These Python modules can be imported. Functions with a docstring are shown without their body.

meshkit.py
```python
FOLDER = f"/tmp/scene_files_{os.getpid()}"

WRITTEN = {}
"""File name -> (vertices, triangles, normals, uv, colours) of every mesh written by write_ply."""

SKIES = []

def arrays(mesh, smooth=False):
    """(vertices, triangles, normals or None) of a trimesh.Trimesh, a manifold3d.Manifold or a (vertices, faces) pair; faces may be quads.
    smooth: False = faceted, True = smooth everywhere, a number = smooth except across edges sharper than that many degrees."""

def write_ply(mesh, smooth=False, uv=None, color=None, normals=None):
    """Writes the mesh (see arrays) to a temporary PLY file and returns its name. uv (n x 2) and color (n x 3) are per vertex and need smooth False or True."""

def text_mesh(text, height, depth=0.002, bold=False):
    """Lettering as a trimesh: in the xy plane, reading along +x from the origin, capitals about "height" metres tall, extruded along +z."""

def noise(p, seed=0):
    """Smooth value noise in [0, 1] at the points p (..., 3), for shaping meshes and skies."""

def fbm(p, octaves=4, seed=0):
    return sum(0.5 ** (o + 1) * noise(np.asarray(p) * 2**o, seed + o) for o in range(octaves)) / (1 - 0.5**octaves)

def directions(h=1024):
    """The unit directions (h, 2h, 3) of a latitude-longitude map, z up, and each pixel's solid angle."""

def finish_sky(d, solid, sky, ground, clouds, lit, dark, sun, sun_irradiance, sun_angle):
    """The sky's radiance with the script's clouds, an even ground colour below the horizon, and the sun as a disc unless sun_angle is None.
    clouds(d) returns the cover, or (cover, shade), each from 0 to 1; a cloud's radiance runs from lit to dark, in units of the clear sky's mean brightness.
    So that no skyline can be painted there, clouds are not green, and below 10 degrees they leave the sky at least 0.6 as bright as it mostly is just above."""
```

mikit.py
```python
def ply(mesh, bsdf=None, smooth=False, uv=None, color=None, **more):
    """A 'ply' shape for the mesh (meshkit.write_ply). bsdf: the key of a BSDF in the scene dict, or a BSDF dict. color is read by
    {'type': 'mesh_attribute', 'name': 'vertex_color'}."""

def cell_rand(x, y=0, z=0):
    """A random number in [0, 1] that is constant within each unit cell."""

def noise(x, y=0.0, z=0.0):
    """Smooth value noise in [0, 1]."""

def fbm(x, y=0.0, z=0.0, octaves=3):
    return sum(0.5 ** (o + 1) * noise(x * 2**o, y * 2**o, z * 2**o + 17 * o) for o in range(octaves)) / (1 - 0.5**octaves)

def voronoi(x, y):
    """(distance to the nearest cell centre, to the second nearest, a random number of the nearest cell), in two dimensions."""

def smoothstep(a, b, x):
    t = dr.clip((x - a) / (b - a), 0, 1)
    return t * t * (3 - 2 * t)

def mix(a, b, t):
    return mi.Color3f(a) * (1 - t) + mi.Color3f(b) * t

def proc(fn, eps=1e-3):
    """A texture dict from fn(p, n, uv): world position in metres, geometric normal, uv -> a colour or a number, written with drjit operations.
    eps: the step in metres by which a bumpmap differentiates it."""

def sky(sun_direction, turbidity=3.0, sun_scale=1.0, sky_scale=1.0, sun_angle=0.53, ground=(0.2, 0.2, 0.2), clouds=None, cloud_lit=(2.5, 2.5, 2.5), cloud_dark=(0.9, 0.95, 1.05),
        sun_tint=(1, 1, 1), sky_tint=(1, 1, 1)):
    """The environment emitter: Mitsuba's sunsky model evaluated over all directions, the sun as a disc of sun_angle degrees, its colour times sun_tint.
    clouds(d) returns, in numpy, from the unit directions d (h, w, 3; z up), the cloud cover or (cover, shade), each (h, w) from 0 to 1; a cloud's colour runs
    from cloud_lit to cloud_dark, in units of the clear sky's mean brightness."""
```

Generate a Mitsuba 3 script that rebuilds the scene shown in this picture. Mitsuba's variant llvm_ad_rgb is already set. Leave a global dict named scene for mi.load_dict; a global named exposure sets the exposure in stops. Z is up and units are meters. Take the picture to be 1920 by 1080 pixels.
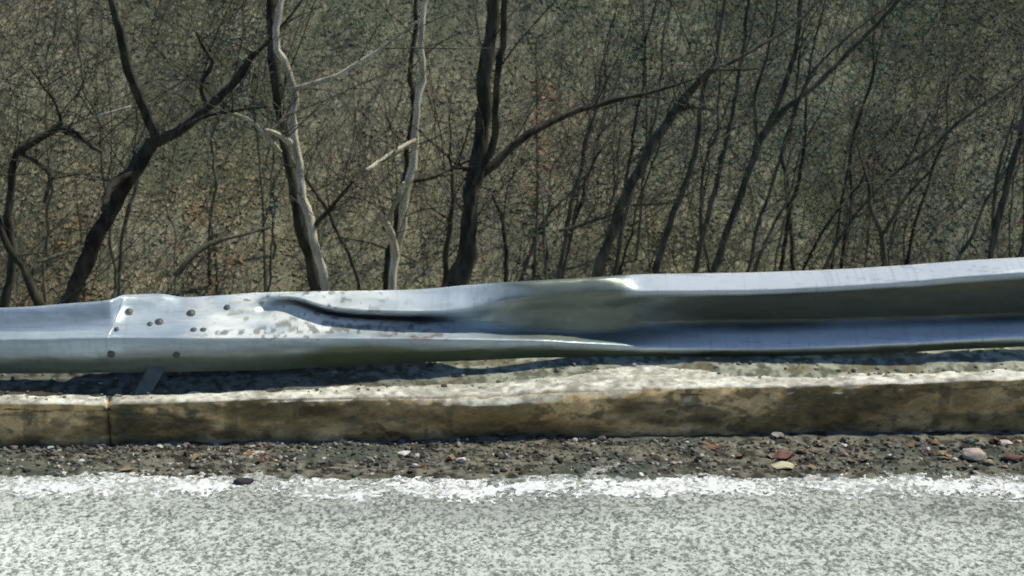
import math
import numpy as np
import trimesh
import drjit as dr
import mitsuba as mi
import mikit
import meshkit
from scipy.interpolate import PchipInterpolator
from mikit import proc, fbm, noise, mix, smoothstep, voronoi, cell_rand

T = mi.ScalarTransform4f
scene, labels = {}, {}

# ---------------------------------------------------------------- camera, sky, exposure
CAM_H, PITCH, HFOV = 2.30, math.radians(16.0), 30.0
FPX = 960.0 / math.tan(math.radians(HFOV / 2))
FWD = np.array([0, math.cos(PITCH), -math.sin(PITCH)])
UPV = np.array([0, math.sin(PITCH), math.cos(PITCH)])
CAM = np.array([0, 0, CAM_H])
scene['camera'] = {
    'type': 'thinlens', 'fov': HFOV, 'fov_axis': 'x', 'aperture_radius': 0.0026, 'focus_distance': 3.2,
    'near_clip': 0.05, 'far_clip': 400.0,
    'to_world': T().look_at(origin=CAM.tolist(), target=(CAM + FWD).tolist(), up=[0, 0, 1]),
}
SUN = (0.51, 0.137, 0.848)
scene['sky'] = mikit.sky(SUN, turbidity=3.0, sun_angle=0.8, sun_tint=(0.91, 1.0, 0.99), sky_tint=(0.95, 1.0, 1.10))
exposure = 1.6


def ray(px, py):
    return FWD + (px - 960) / FPX * np.array([1.0, 0, 0]) + (540 - py) / FPX * UPV


def at(px, py, y):
    """the point at depth y (metres) seen at pixel (px, py) of the 1920 x 1080 photograph"""
    d = ray(px, py)
    return CAM + d * (y / d[1])


def on_ground(px, py, z=0.0):
    d = ray(px, py)
    return CAM + d * ((z - CAM_H) / d[2])


# ---------------------------------------------------------------- helpers
def numbered(key):
    if key not in scene and key not in labels and not any(k.startswith(key + '__') for k in scene):
        return key
    n = 1
    while True:
        k = f'{key}_{n:03d}'
        if k not in scene and k not in labels and not any(q.startswith(k + '__') for q in scene):
            return k
        n += 1


def thing(name, label, cat, group=None):
    key = numbered(name)
    labels[key] = {'label': label, 'category': cat}
    if group:
        labels[key]['group'] = group
    return key


def add(key, mesh, bsdf, smooth=False, color=None, parent=None, label=None, kind=None):
    if parent:
        key = numbered(parent + '__' + key)
    scene[key] = mikit.ply(mesh, bsdf, smooth=smooth, color=color)
    if label or kind:
        labels.setdefault(key, {})
        if label:
            labels[key]['label'] = label
        if kind:
            labels[key]['kind'] = kind
    return key


def structure(name, mesh, bsdf, smooth=True, label=None, color=None):
    scene[name] = mikit.ply(mesh, bsdf, smooth=smooth, color=color)
    labels[name] = {'kind': 'structure'}
    if label:
        labels[name]['label'] = label


def grid_faces(nu, nv):
    i = np.arange(nu - 1)[:, None] * nv + np.arange(nv - 1)[None, :]
    i = i.ravel()
    return np.vstack([np.stack([i, i + nv, i + nv + 1], 1), np.stack([i, i + nv + 1, i + 1], 1)])


def fb(x, y, z=0.0, octaves=4, seed=0):
    x, y, z = np.broadcast_arrays(np.asarray(x, float), np.asarray(y, float), np.asarray(z, float))
    return meshkit.fbm(np.stack([x, y, z], -1), octaves, seed)


def tube(pts, radii, sides=7):
    """closed tapered tube along pts"""
    pts, radii = np.asarray(pts, float), np.asarray(radii, float)
    n = len(pts)
    t = np.gradient(pts, axis=0)
    t /= np.maximum(np.linalg.norm(t, axis=1, keepdims=True), 1e-9)
    ref = np.array([0.31, 0.92, 0.21])
    a = np.cross(t, ref)
    bad = np.linalg.norm(a, axis=1) < 0.15
    a[bad] = np.cross(t[bad], [0.9, -0.2, 0.3])
    a /= np.linalg.norm(a, axis=1, keepdims=True)
    b = np.cross(t, a)
    ang = np.arange(sides) / sides * 2 * math.pi
    ring = (np.cos(ang)[None, :, None] * a[:, None] + np.sin(ang)[None, :, None] * b[:, None]) * radii[:, None, None]
    v = (pts[:, None] + ring).reshape(-1, 3)
    f = []
    for j in range(sides):
        k = (j + 1) % sides
        i = np.arange(n - 1) * sides
        f.append(np.stack([i + j, i + sides + k, i + k], 1))
        f.append(np.stack([i + j, i + sides + j, i + sides + k], 1))
    v = np.vstack([v, pts[:1], pts[-1:]])
    c0, c1 = n * sides, n * sides + 1
    j = np.arange(sides)
    k = (j + 1) % sides
    f.append(np.stack([j * 0 + c0, j, k], 1))
    f.append(np.stack([j * 0 + c1, (n - 1) * sides + k, (n - 1) * sides + j], 1))
    return v, np.vstack(f)


class Soup:
    """collects pieces for ONE mesh"""
    def __init__(self):
        self.v, self.f, self.c, self.n = [], [], [], 0

    def put(self, v, f, col=None):
        self.v.append(v)
        self.f.append(np.asarray(f) + self.n)
        if col is not None:
            col = np.asarray(col, float)
            self.c.append(np.broadcast_to(col, (len(v), 3)) if col.ndim == 1 else col)
        self.n += len(v)

    def mesh(self):
        return np.vstack(self.v), np.vstack(self.f)

    def colors(self):
        return np.vstack(self.c) if self.c else None


# ---------------------------------------------------------------- materials
def bsdf(name, d):
    scene[name] = d
    return name


def twosided(d):
    return {'type': 'twosided', 'bsdf': d}


def asphalt_fn(p, n, uv):
    a = fbm(p.x * 88, p.y * 66, 3.0, octaves=2)
    b = noise(p.x * 190, p.y * 150, 1.0)
    c = fbm(p.x * 15, p.y * 12, 8.0, octaves=3)
    big = fbm(p.x * 1.1 + 4, p.y * 2.1, 5.0, octaves=3)
    t = smoothstep(0.26, 0.70, a * 0.50 + b * 0.32 + c * 0.18)
    col = mix((0.13, 0.15, 0.135), (0.53, 0.57, 0.545), t)
    worn = smoothstep(5.36, 5.50, p.y + 0.12 * (c - 0.5)) * 0.26
    col = col * (0.80 + 0.5 * big - worn + 0.22 * smoothstep(-0.6, -1.5, p.x + 0.5 * (c - 0.5)))
    f1, f2, r = voronoi(p.x * 52, p.y * 42)
    pale = smoothstep(0.82, 0.9, r) * smoothstep(0.40, 0.15, f1)
    dark = smoothstep(0.19, 0.12, r) * smoothstep(0.42, 0.18, f1)
    col = mix(col, (0.56, 0.58, 0.56), pale * 0.6)
    return mix(col, (0.07, 0.08, 0.07), dark * 0.7)


def line_fn(p, n, uv):
    a = fbm(p.x * 70, p.y * 55, 9.0, octaves=3)
    b = fbm(p.x * 6, p.y * 10, 2.0, octaves=3)
    c = noise(p.x * 170, p.y * 140, 4.0)
    w = smoothstep(0.36, 0.56, a * 0.45 + b * 0.35 + c * 0.2)
    return mix((0.34, 0.36, 0.345), (0.74, 0.765, 0.79), w)


def gutter_fn(p, n, uv):
    a = fbm(p.x * 30, p.y * 30, 3.0, octaves=4)
    b = fbm(p.x * 4, p.y * 6, 7.0, octaves=3)
    c = mix((0.035, 0.034, 0.027), (0.18, 0.175, 0.14), smoothstep(0.3, 0.7, a))
    return mix(c, (0.075, 0.09, 0.075), smoothstep(0.45, 0.65, b) * 0.7)


def concrete_fn(p, n, uv):
    fine = fbm(p.x * 42, p.y * 42, p.z * 52, octaves=3)
    mid = fbm(p.x * 7, p.y * 7, p.z * 9, octaves=4)
    big = fbm(p.x * 1.9 + 3, p.y * 2, p.z * 3, octaves=3)
    up = smoothstep(0.34, 0.66, n.z + 0.14 * (noise(p.x * 60, p.y * 60, p.z * 60) - 0.5))
    face = mix((0.19, 0.155, 0.095), (0.62, 0.50, 0.31), smoothstep(0.34, 0.66, mid * 0.5 + big * 0.5))
    moss = smoothstep(0.52, 0.66, fbm(p.x * 2.6 + 9, p.y, p.z * 8, octaves=4))
    face = mix(face, (0.115, 0.112, 0.065), moss * 0.7)
    tan = (1 - smoothstep(-1.42, -1.34, p.x)) * 0.55 + smoothstep(-0.75, -0.35, p.x) * (1 - smoothstep(0.35, 0.9, p.x)) * 0.35
    face = mix(face, mix((0.34, 0.27, 0.155), (0.62, 0.49, 0.30), mid), tan)
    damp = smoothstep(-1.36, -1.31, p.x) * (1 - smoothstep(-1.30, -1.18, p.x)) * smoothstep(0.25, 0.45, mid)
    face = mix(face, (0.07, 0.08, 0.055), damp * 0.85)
    black = smoothstep(0.56, 0.7, fbm(p.x * 3.7 + 31, p.y * 3, p.z * 12 + 5, octaves=4))
    face = mix(face, (0.07, 0.062, 0.048), black * 0.75)
    speck = smoothstep(0.50, 0.62, fbm(p.x * 24 + 3, p.y * 20, p.z * 34, octaves=4))
    face = mix(face, (0.06, 0.056, 0.042), speck * (0.22 + 0.42 * smoothstep(0.35, 0.6, mid)))
    drip = smoothstep(0.55, 0.68, fbm(p.x * 19, p.y * 3, p.z * 2.5, octaves=3))
    face = mix(face, (0.085, 0.082, 0.055), drip * 0.45)
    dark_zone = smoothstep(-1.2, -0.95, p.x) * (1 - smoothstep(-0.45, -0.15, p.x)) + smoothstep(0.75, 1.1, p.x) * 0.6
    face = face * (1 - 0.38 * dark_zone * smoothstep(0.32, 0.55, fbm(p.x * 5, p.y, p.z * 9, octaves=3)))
    top = mix((0.34, 0.34, 0.30), (0.66, 0.66, 0.61), smoothstep(0.3, 0.62, mid * 0.5 + fine * 0.5))
    dirt = smoothstep(0.5, 0.68, fbm(p.x * 4 + 17, p.y * 12, 2.0, octaves=4))
    top = mix(top, (0.26, 0.25, 0.20), dirt * 0.5)
    grit = noise(p.x * 140, p.y * 140, p.z * 140)
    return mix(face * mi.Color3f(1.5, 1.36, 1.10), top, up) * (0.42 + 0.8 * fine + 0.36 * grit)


def zinc_fn(p, n, uv):
    f1, f2, r = voronoi(p.x * 34 + p.z * 3, p.z * 60)
    a = fbm(p.x * 2.2, p.y * 5, p.z * 26, octaves=4)
    c = mix((0.52, 0.57, 0.62), (0.68, 0.72, 0.77), 0.25 * r + 0.75 * a)
    grime = smoothstep(0.50, 0.72, fbm(p.x * 1.3 + 11, p.y * 4, p.z * 17 + 4, octaves=4))
    return mix(c, (0.30, 0.31, 0.25), grime * 0.6)


def zinc_rough(p, n, uv):
    return 0.27 + 0.18 * fbm(p.x * 5, p.y * 6, p.z * 20, octaves=3)


def scrape(p):
    w = smoothstep(-1.16, -0.98, p.x) * (1 - smoothstep(-0.62, -0.22, p.x))
    return w * smoothstep(0.30, 0.55, fbm(p.x * 7, p.y * 12, p.z * 24, octaves=4)) * smoothstep(0.345, 0.352, p.z)


def scraped_metal(p, n, uv):
    return 0.38 - 0.3 * scrape(p)


def scraped_rough(p, n, uv):
    return zinc_rough(p, n, uv) + 0.35 * scrape(p)


def lerp(a, b, t):
    return a + (b - a) * t[..., None]


def stp(a, b, x):
    t = np.clip((x - a) / (b - a), 0, 1)
    return t * t * (3 - 2 * t)


def rail_color(P, px, second):
    """zinc, its darker olive zones, painted fold shade, scraped patch, flecks and rust; one colour per vertex"""
    x, y, z = P[..., 0], P[..., 1], P[..., 2]
    t = np.broadcast_to(TT, px.shape)
    a = fb(x * 2.2, y * 5, z * 26, 4, 91)
    b = fb(x * 30, y * 30, z * 50, 3, 92)
    c = lerp(np.array([0.36, 0.455, 0.53]), np.array([0.57, 0.66, 0.74]), stp(0.25, 0.75, a * 0.75 + b * 0.25))
    c = lerp(c, np.array([0.74, 0.79, 0.84]), np.maximum(stp(2.3, 1.7, t), 0.8 * stp(4.6, 5.3, t) * stp(6.6, 6.2, t)) * stp(1150, 1250, px) * 0.8)  # up-facing bands on the right painted paler: sun and sky light in the colour
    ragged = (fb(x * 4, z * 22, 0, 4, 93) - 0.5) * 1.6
    # darker olive tone: on the lower face, in the trough on the right, over the pushed-in middle
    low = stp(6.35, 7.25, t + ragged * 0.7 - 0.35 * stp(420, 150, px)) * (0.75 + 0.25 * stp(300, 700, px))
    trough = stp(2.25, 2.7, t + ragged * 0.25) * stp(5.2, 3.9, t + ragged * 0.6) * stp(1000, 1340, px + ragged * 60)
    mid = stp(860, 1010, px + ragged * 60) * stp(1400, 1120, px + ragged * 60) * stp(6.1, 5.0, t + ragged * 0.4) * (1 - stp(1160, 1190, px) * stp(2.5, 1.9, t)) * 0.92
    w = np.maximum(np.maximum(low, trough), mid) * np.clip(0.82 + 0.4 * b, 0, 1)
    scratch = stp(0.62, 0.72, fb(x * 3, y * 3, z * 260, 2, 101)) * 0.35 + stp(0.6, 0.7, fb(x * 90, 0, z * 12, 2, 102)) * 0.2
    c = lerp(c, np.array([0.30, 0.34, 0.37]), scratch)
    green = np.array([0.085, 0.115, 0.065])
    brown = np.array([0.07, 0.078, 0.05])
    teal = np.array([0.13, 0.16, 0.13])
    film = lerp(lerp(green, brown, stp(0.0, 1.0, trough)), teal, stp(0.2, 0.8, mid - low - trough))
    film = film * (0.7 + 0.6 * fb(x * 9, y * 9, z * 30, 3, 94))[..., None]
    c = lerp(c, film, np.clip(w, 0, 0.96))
    if second:
        ww = stp(-1.18, -1.0, x) * stp(-0.22, -0.62, x) * stp(0.25, 0.5, fb(x * 7, y * 12, z * 24, 4, 95)) * stp(6.3, 5.9, t)
        chalk = lerp(np.array([0.60, 0.66, 0.66]), np.array([0.86, 0.90, 0.90]), stp(0.3, 0.65, fb(x * 12, y * 18, z * 40, 4, 96)))
        c = lerp(c, chalk, ww * 0.9)
        fold_shade = stp(2.1, 2.5, t) * stp(4.0, 3.6, t) * stp(500, 560, px) * stp(880, 780, px)  # shade inside the fold, put into the zinc colour as a dark band
        fold_shade2 = np.exp(-((t - 4.5 + (px - 740) * 0.0012) / 0.13) ** 2) * stp(610, 660, px) * stp(870, 820, px) * stp(0.35, 0.5, fb(x * 14, y, z * 20, 3, 103))  # thin dark line below the fold
        c = lerp(c, np.array([0.05, 0.06, 0.07]), np.maximum(fold_shade * 0.45, fold_shade2 * 0.6))
        fleck = stp(0.62, 0.68, fb(x * 46, y * 20, z * 60, 2, 97)) * ww * stp(-1.2, -0.9, x)
        row = np.exp(-((t - 4.8) / 0.4) ** 4) * stp(0.50, 0.57, fb(x * 55, 0, z * 70, 2, 98)) * stp(-1.05, -1.0, x) * stp(-0.3, -0.5, x)
        c = lerp(c, np.array([0.16, 0.17, 0.16]), np.clip(fleck * 0.7 + row * 0.8, 0, 0.9))
        rust = stp(-0.50, -0.40, x) * stp(-0.16, -0.26, x) * stp(0.55, 0.66, fb(x * 40, y * 30, z * 90, 3, 99)) * stp(3.2, 3.8, t) * stp(6.4, 5.8, t)
        c = lerp(c, np.array([0.22, 0.12, 0.09]), rust * 0.7)
    return np.clip(c, 0.01, 0.95)


def bark(name, dark, pale, stain, rough=0.9, f=1.0):
    def fn(p, n, uv):
        a = fbm(p.x * 40 * f, p.y * 40 * f, p.z * 11 * f, octaves=4)
        b = fbm(p.x * 9 + 5, p.y * 9, p.z * 5, octaves=3)
        c = mix(dark, pale, smoothstep(0.3, 0.68, a))
        return mix(c, stain, smoothstep(0.5, 0.66, b) * 0.55)
    return bsdf(name, twosided({'type': 'principled', 'base_color': proc(fn), 'roughness': rough, 'specular': 0.2}))


bsdf('asphalt', {'type': 'principled', 'base_color': proc(asphalt_fn), 'roughness': 0.72, 'specular': 0.4})
bsdf('line_paint', twosided({'type': 'principled', 'base_color': proc(line_fn), 'roughness': 0.6, 'specular': 0.4}))
bsdf('gutter_soil', {'type': 'principled', 'base_color': proc(gutter_fn), 'roughness': 0.95, 'specular': 0.15})
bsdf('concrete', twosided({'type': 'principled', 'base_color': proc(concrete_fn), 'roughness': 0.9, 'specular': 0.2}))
bsdf('zinc', twosided({'type': 'principled', 'base_color': {'type': 'mesh_attribute', 'name': 'vertex_color'}, 'metallic': 0.38, 'roughness': proc(zinc_rough)}))
bsdf('scraped_zinc', twosided({'type': 'principled', 'base_color': {'type': 'mesh_attribute', 'name': 'vertex_color'}, 'metallic': proc(scraped_metal), 'roughness': proc(scraped_rough)}))
bsdf('dull_zinc', twosided({'type': 'principled', 'base_color': proc(lambda p, n, uv: mix((0.06, 0.075, 0.068), (0.16, 0.19, 0.18), fbm(p.x * 30, p.y * 30, p.z * 30, octaves=3))), 'metallic': 0.3, 'roughness': 0.6}))
bsdf('rusty_steel', twosided({'type': 'principled', 'base_color': {'type': 'rgb', 'value': [0.10, 0.11, 0.12]}, 'metallic': 0.4, 'roughness': 0.6}))
bsdf('vertex_matte', twosided({'type': 'diffuse', 'reflectance': {'type': 'mesh_attribute', 'name': 'vertex_color'}}))
bark('bark_dark', (0.028, 0.026, 0.022), (0.085, 0.08, 0.062), (0.045, 0.05, 0.03))
bark('bark_pale', (0.42, 0.395, 0.30), (0.72, 0.68, 0.54), (0.24, 0.23, 0.15))
bark('bark_mid', (0.05, 0.05, 0.04), (0.145, 0.14, 0.11), (0.07, 0.078, 0.05))
bark('bark_grey', (0.085, 0.082, 0.062), (0.21, 0.20, 0.155), (0.08, 0.085, 0.055))


def soil_fn(p, n, uv):
    a = fbm(p.x * 14, p.y * 14, p.z * 14, octaves=4)
    b = fbm(p.x * 0.9, p.y * 0.9, 2.0, octaves=3)
    c = mix((0.14, 0.143, 0.10), (0.25, 0.253, 0.185), smoothstep(0.3, 0.7, a))
    return mix(c, (0.06, 0.07, 0.04), smoothstep(0.45, 0.62, b) * 0.6)


def verge_fn(p, n, uv):
    a = fbm(p.x * 38, p.y * 30, 3.0, octaves=4)
    b = fbm(p.x * 5, p.y * 9, 1.0, octaves=3)
    c = mix((0.11, 0.12, 0.095), (0.31, 0.33, 0.28), smoothstep(0.3, 0.68, a))
    c = mix(c, (0.14, 0.125, 0.085), smoothstep(0.48, 0.64, b) * 0.7)
    return c * (0.40 + 0.75 * smoothstep(-1.1, 0.3, p.x))  # darker to the left: shadow under the rail painted into the soil


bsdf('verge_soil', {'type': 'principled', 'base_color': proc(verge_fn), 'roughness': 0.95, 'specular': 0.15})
bsdf('added_bank_green', twosided({'type': 'diffuse', 'reflectance': proc(lambda p, n, uv: mix((0.02, 0.028, 0.014), (0.075, 0.085, 0.045), smoothstep(0.3, 0.7, fbm(p.x * 3, p.y * 3, p.z * 3, octaves=4))))}))
bsdf('forest_soil', twosided({'type': 'principled', 'base_color': proc(soil_fn), 'roughness': 1.0, 'specular': 0.1}))

# ---------------------------------------------------------------- road
rng = np.random.default_rng(7)


def road_z(x, y):
    return 0.0045 * (fb(x * 30, y * 27, 0, 3, 1) - 0.5) + 0.004 * (fb(x * 2.2, y * 2.2, 0, 2, 2) - 0.5) + 0.0035 * (meshkit.noise(np.stack([x * 64, y * 58, x * 0], -1), 3) - 0.5)


gx = np.concatenate([[-60, -30, -15, -8, -5, -3.6, -2.6], np.linspace(-1.95, 1.95, 640), [2.6, 3.6, 5, 8, 15, 30, 60]])
gy = np.concatenate([[-3.2, 0, 2, 3.4, 4.2], np.linspace(4.85, 6.0, 200), [6.15, 6.5, 6.9]])
X, Y = np.meshgrid(gx, gy, indexing='ij')
Z = road_z(X, Y)
structure('road', (np.stack([X, Y, Z], -1).reshape(-1, 3), grid_faces(*X.shape)), 'asphalt', True, 'weathered grey asphalt road with coarse pale aggregate')

# worn white edge line: a thin sheet of paint following the asphalt, with worn holes
lx = np.concatenate([np.arange(-30, -6, 0.15), np.arange(-6, -2.3, 0.02), np.linspace(-2.3, 2.3, 1500), np.arange(2.32, 6, 0.02), np.arange(6, 30, 0.15)])
ly = np.linspace(5.545, 5.83, 84)
X, Y = np.meshgrid(lx, ly, indexing='ij')
far = 5.792 + 0.014 * (fb(X * 3, 0, 0, 3, 11) - 0.5) * 2
near = 5.625 + 0.05 * (fb(X * 4.5, 0, 3, 4, 12) - 0.5) * 2
wear = fb(X * 8, Y * 14, 0, 3, 13) * 0.30 + fb(X * 40, Y * 34, 0, 2, 14) * 0.25 + fb(X * 110, Y * 85, 0, 2, 15) * 0.45
thin = np.exp(-((X + 0.82) / 0.12) ** 2) * 0.27 + np.exp(-((X + 0.02) / 0.10) ** 2) * 0.08 + np.exp(-((X - 0.93) / 0.07) ** 2) * 0.12 + np.exp(-((X + 0.45) / 0.22) ** 2) * 0.07
edge = np.minimum((far - Y), (Y - near))
wear = np.where(np.abs(X) > 2.3, np.minimum(wear, 0.47), wear)
keep = (edge > -0.03) & (wear < 0.50 - thin * 1.0 + np.clip(edge, -0.04, 0.06) * 2.6)
F = grid_faces(*X.shape)
k = keep.ravel()
F = F[k[F].all(1)]
V = np.stack([X, Y, road_z(X, Y) + 0.0018], -1).reshape(-1, 3)
m = trimesh.Trimesh(V, F, process=False)
m.remove_unreferenced_vertices()
structure('edge_line', m, 'line_paint', True, 'worn white painted line along the edge of the road')

# ---------------------------------------------------------------- kerb of cast concrete
bot = [(0, 840), (200, 838), (400, 833), (850, 828), (1000, 824), (1450, 816), (1920, 812)]
top = [(0, 752), (200, 754), (400, 748), (700, 741), (900, 739), (1000, 733), (1200, 727), (1500, 721), (1700, 716), (1920, 708)]
bp = np.array([on_ground(*p) for p in bot])
kerb_y = PchipInterpolator(np.r_[-40, -4, bp[:, 0], 4, 40], np.r_[bp[0, 1], bp[0, 1], bp[:, 1], bp[-1, 1] + 0.03, bp[-1, 1] + 0.05])
tp = np.array([at(px, py, float(kerb_y((px - 960) / FPX * 6.2)) + 0.006) for px, py in top])
kerb_z = PchipInterpolator(np.r_[-40, -4, tp[:, 0], 4, 40], np.r_[tp[0, 2], tp[0, 2], tp[:, 2], tp[-1, 2] + 0.01, tp[-1, 2] + 0.01])


def kerb_block(x0, x1, step, parent):
    xs = np.arange(x0, x1, step)
    xs = np.unique(np.r_[xs, x1])
    rows = []
    yb, zt = kerb_y(xs), kerb_z(xs)
    fine = step < 0.05
    r = 0.012
    prof = [(0.02, -0.10)] + [(0.004 - 0.004 * t, -0.02 + (1 * t)) for t in np.linspace(0, 1, 22)]
    P = []
    for (dy, tz) in prof:                          # tz is a fraction of the height
        z = np.where(tz < 0, tz * 1.0, tz * (zt - r))
        P.append(np.stack([xs, yb + dy, z], 1))
    for a in np.linspace(0.15, 1, 6) * math.pi / 2:
        P.append(np.stack([xs, yb + r * (1 - math.cos(a)), zt - r + r * math.sin(a)], 1))
    for d in np.r_[np.linspace(0.02, 0.5, 44), 0.62, 0.8]:
        P.append(np.stack([xs, yb + d, zt + 0.02 * d], 1))
    P.append(np.stack([xs, yb + 0.82, zt * 0 - 0.6], 1))
    G = np.stack(P, 1)
    x, y, z = G[..., 0], G[..., 1], G[..., 2]
    front = (np.arange(G.shape[1]) < 23)[None, :] * np.ones_like(x)
    lump = (fb(x * 2.6, z * 6, 0, 3, 21) - 0.5) * 0.034 + (fb(x * 16, z * 20, 0, 3, 22) - 0.5) * 0.018 + (fb(x * 45, z * 60, 0, 2, 25) - 0.5) * 0.008
    belly = 0.03 * np.exp(-((x - 0.02) / 0.30) ** 2) * np.clip((z - 0.055) / 0.05, -1, 1)
    G[..., 1] = y - (front * (lump + belly)) * np.clip((zt[:, None] - z) / 0.03, 0, 1)
    chip = np.clip(fb(x * 9, y * 9, 0, 4, 23) - 0.60, 0, 1) * 0.07
    edge_w = np.exp(-(((y - yb[:, None]) / 0.035) ** 2)) * (z > zt[:, None] - 0.03)
    G[..., 2] = z - edge_w * chip + (fb(x * 13, y * 18, 0, 4, 24) - 0.5) * 0.010 * (1 - front)
    # ends turned in, for the joint
    for e in (0, -1):
        s = 1 if e == 0 else -1
        for q, (dy, dz) in enumerate(((0.020, 0.014), (0.007, 0.004))):
            G[e + s * q, :, 1] += dy * front[e]
            G[e + s * q, 23:, 2] -= dz
    add('block', (G.reshape(-1, 3), grid_faces(*G.shape[:2])), 'concrete', True, parent=parent)


XJ = float(at(205, 790, 6.1)[0])
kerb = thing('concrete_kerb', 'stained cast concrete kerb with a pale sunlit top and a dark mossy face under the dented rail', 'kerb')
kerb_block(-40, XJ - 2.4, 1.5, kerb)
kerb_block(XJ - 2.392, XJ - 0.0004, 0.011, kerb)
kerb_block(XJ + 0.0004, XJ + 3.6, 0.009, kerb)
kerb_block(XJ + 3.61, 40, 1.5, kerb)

# soil and grit lying on the back of the kerb, under the rail
WX = np.array([-40, -4, -1.67, -1.2, -0.45, 0.07, 0.30, 0.42, 0.60, 0.95, 1.67, 4, 40])
WD = np.array([0.065, 0.065, 0.06, 0.07, 0.085, 0.11, 0.19, 0.27, 0.18, 0.10, 0.08, 0.08, 0.08])
verge_d = PchipInterpolator(WX, WD)


def verge_z(x, d):
    e = d - verge_d(x) - 0.07 * (fb(x * 5, 0, 1, 3, 34) - 0.5)
    return kerb_z(x) + 0.02 * d + np.interp(e, [-0.06, 0.0, 0.05, 0.3, 0.7], [-0.03, 0.001, 0.012, 0.02, 0.0]) + 0.014 * (fb(x * 12, d * 14, 3, 4, 35) - 0.5) + 0.008 * (fb(x * 40, d * 40, 3, 3, 36) - 0.5)


lx = np.concatenate([[-40, -15, -6], np.linspace(-2.5, 2.5, 620), [6, 15, 40]])
ld = np.concatenate([np.linspace(0.0, 0.5, 70), [0.6, 0.7, 0.8, 0.84]])
X, D = np.meshgrid(lx, ld, indexing='ij')
Z = verge_z(X, D)
Z[:, -1] -= 0.5
structure('verge', (np.stack([X, kerb_y(X) + D, Z], -1).reshape(-1, 3), grid_faces(*X.shape)), 'verge_soil', True, 'greyish soil and grit lying on the back of the kerb under the rail')

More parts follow.
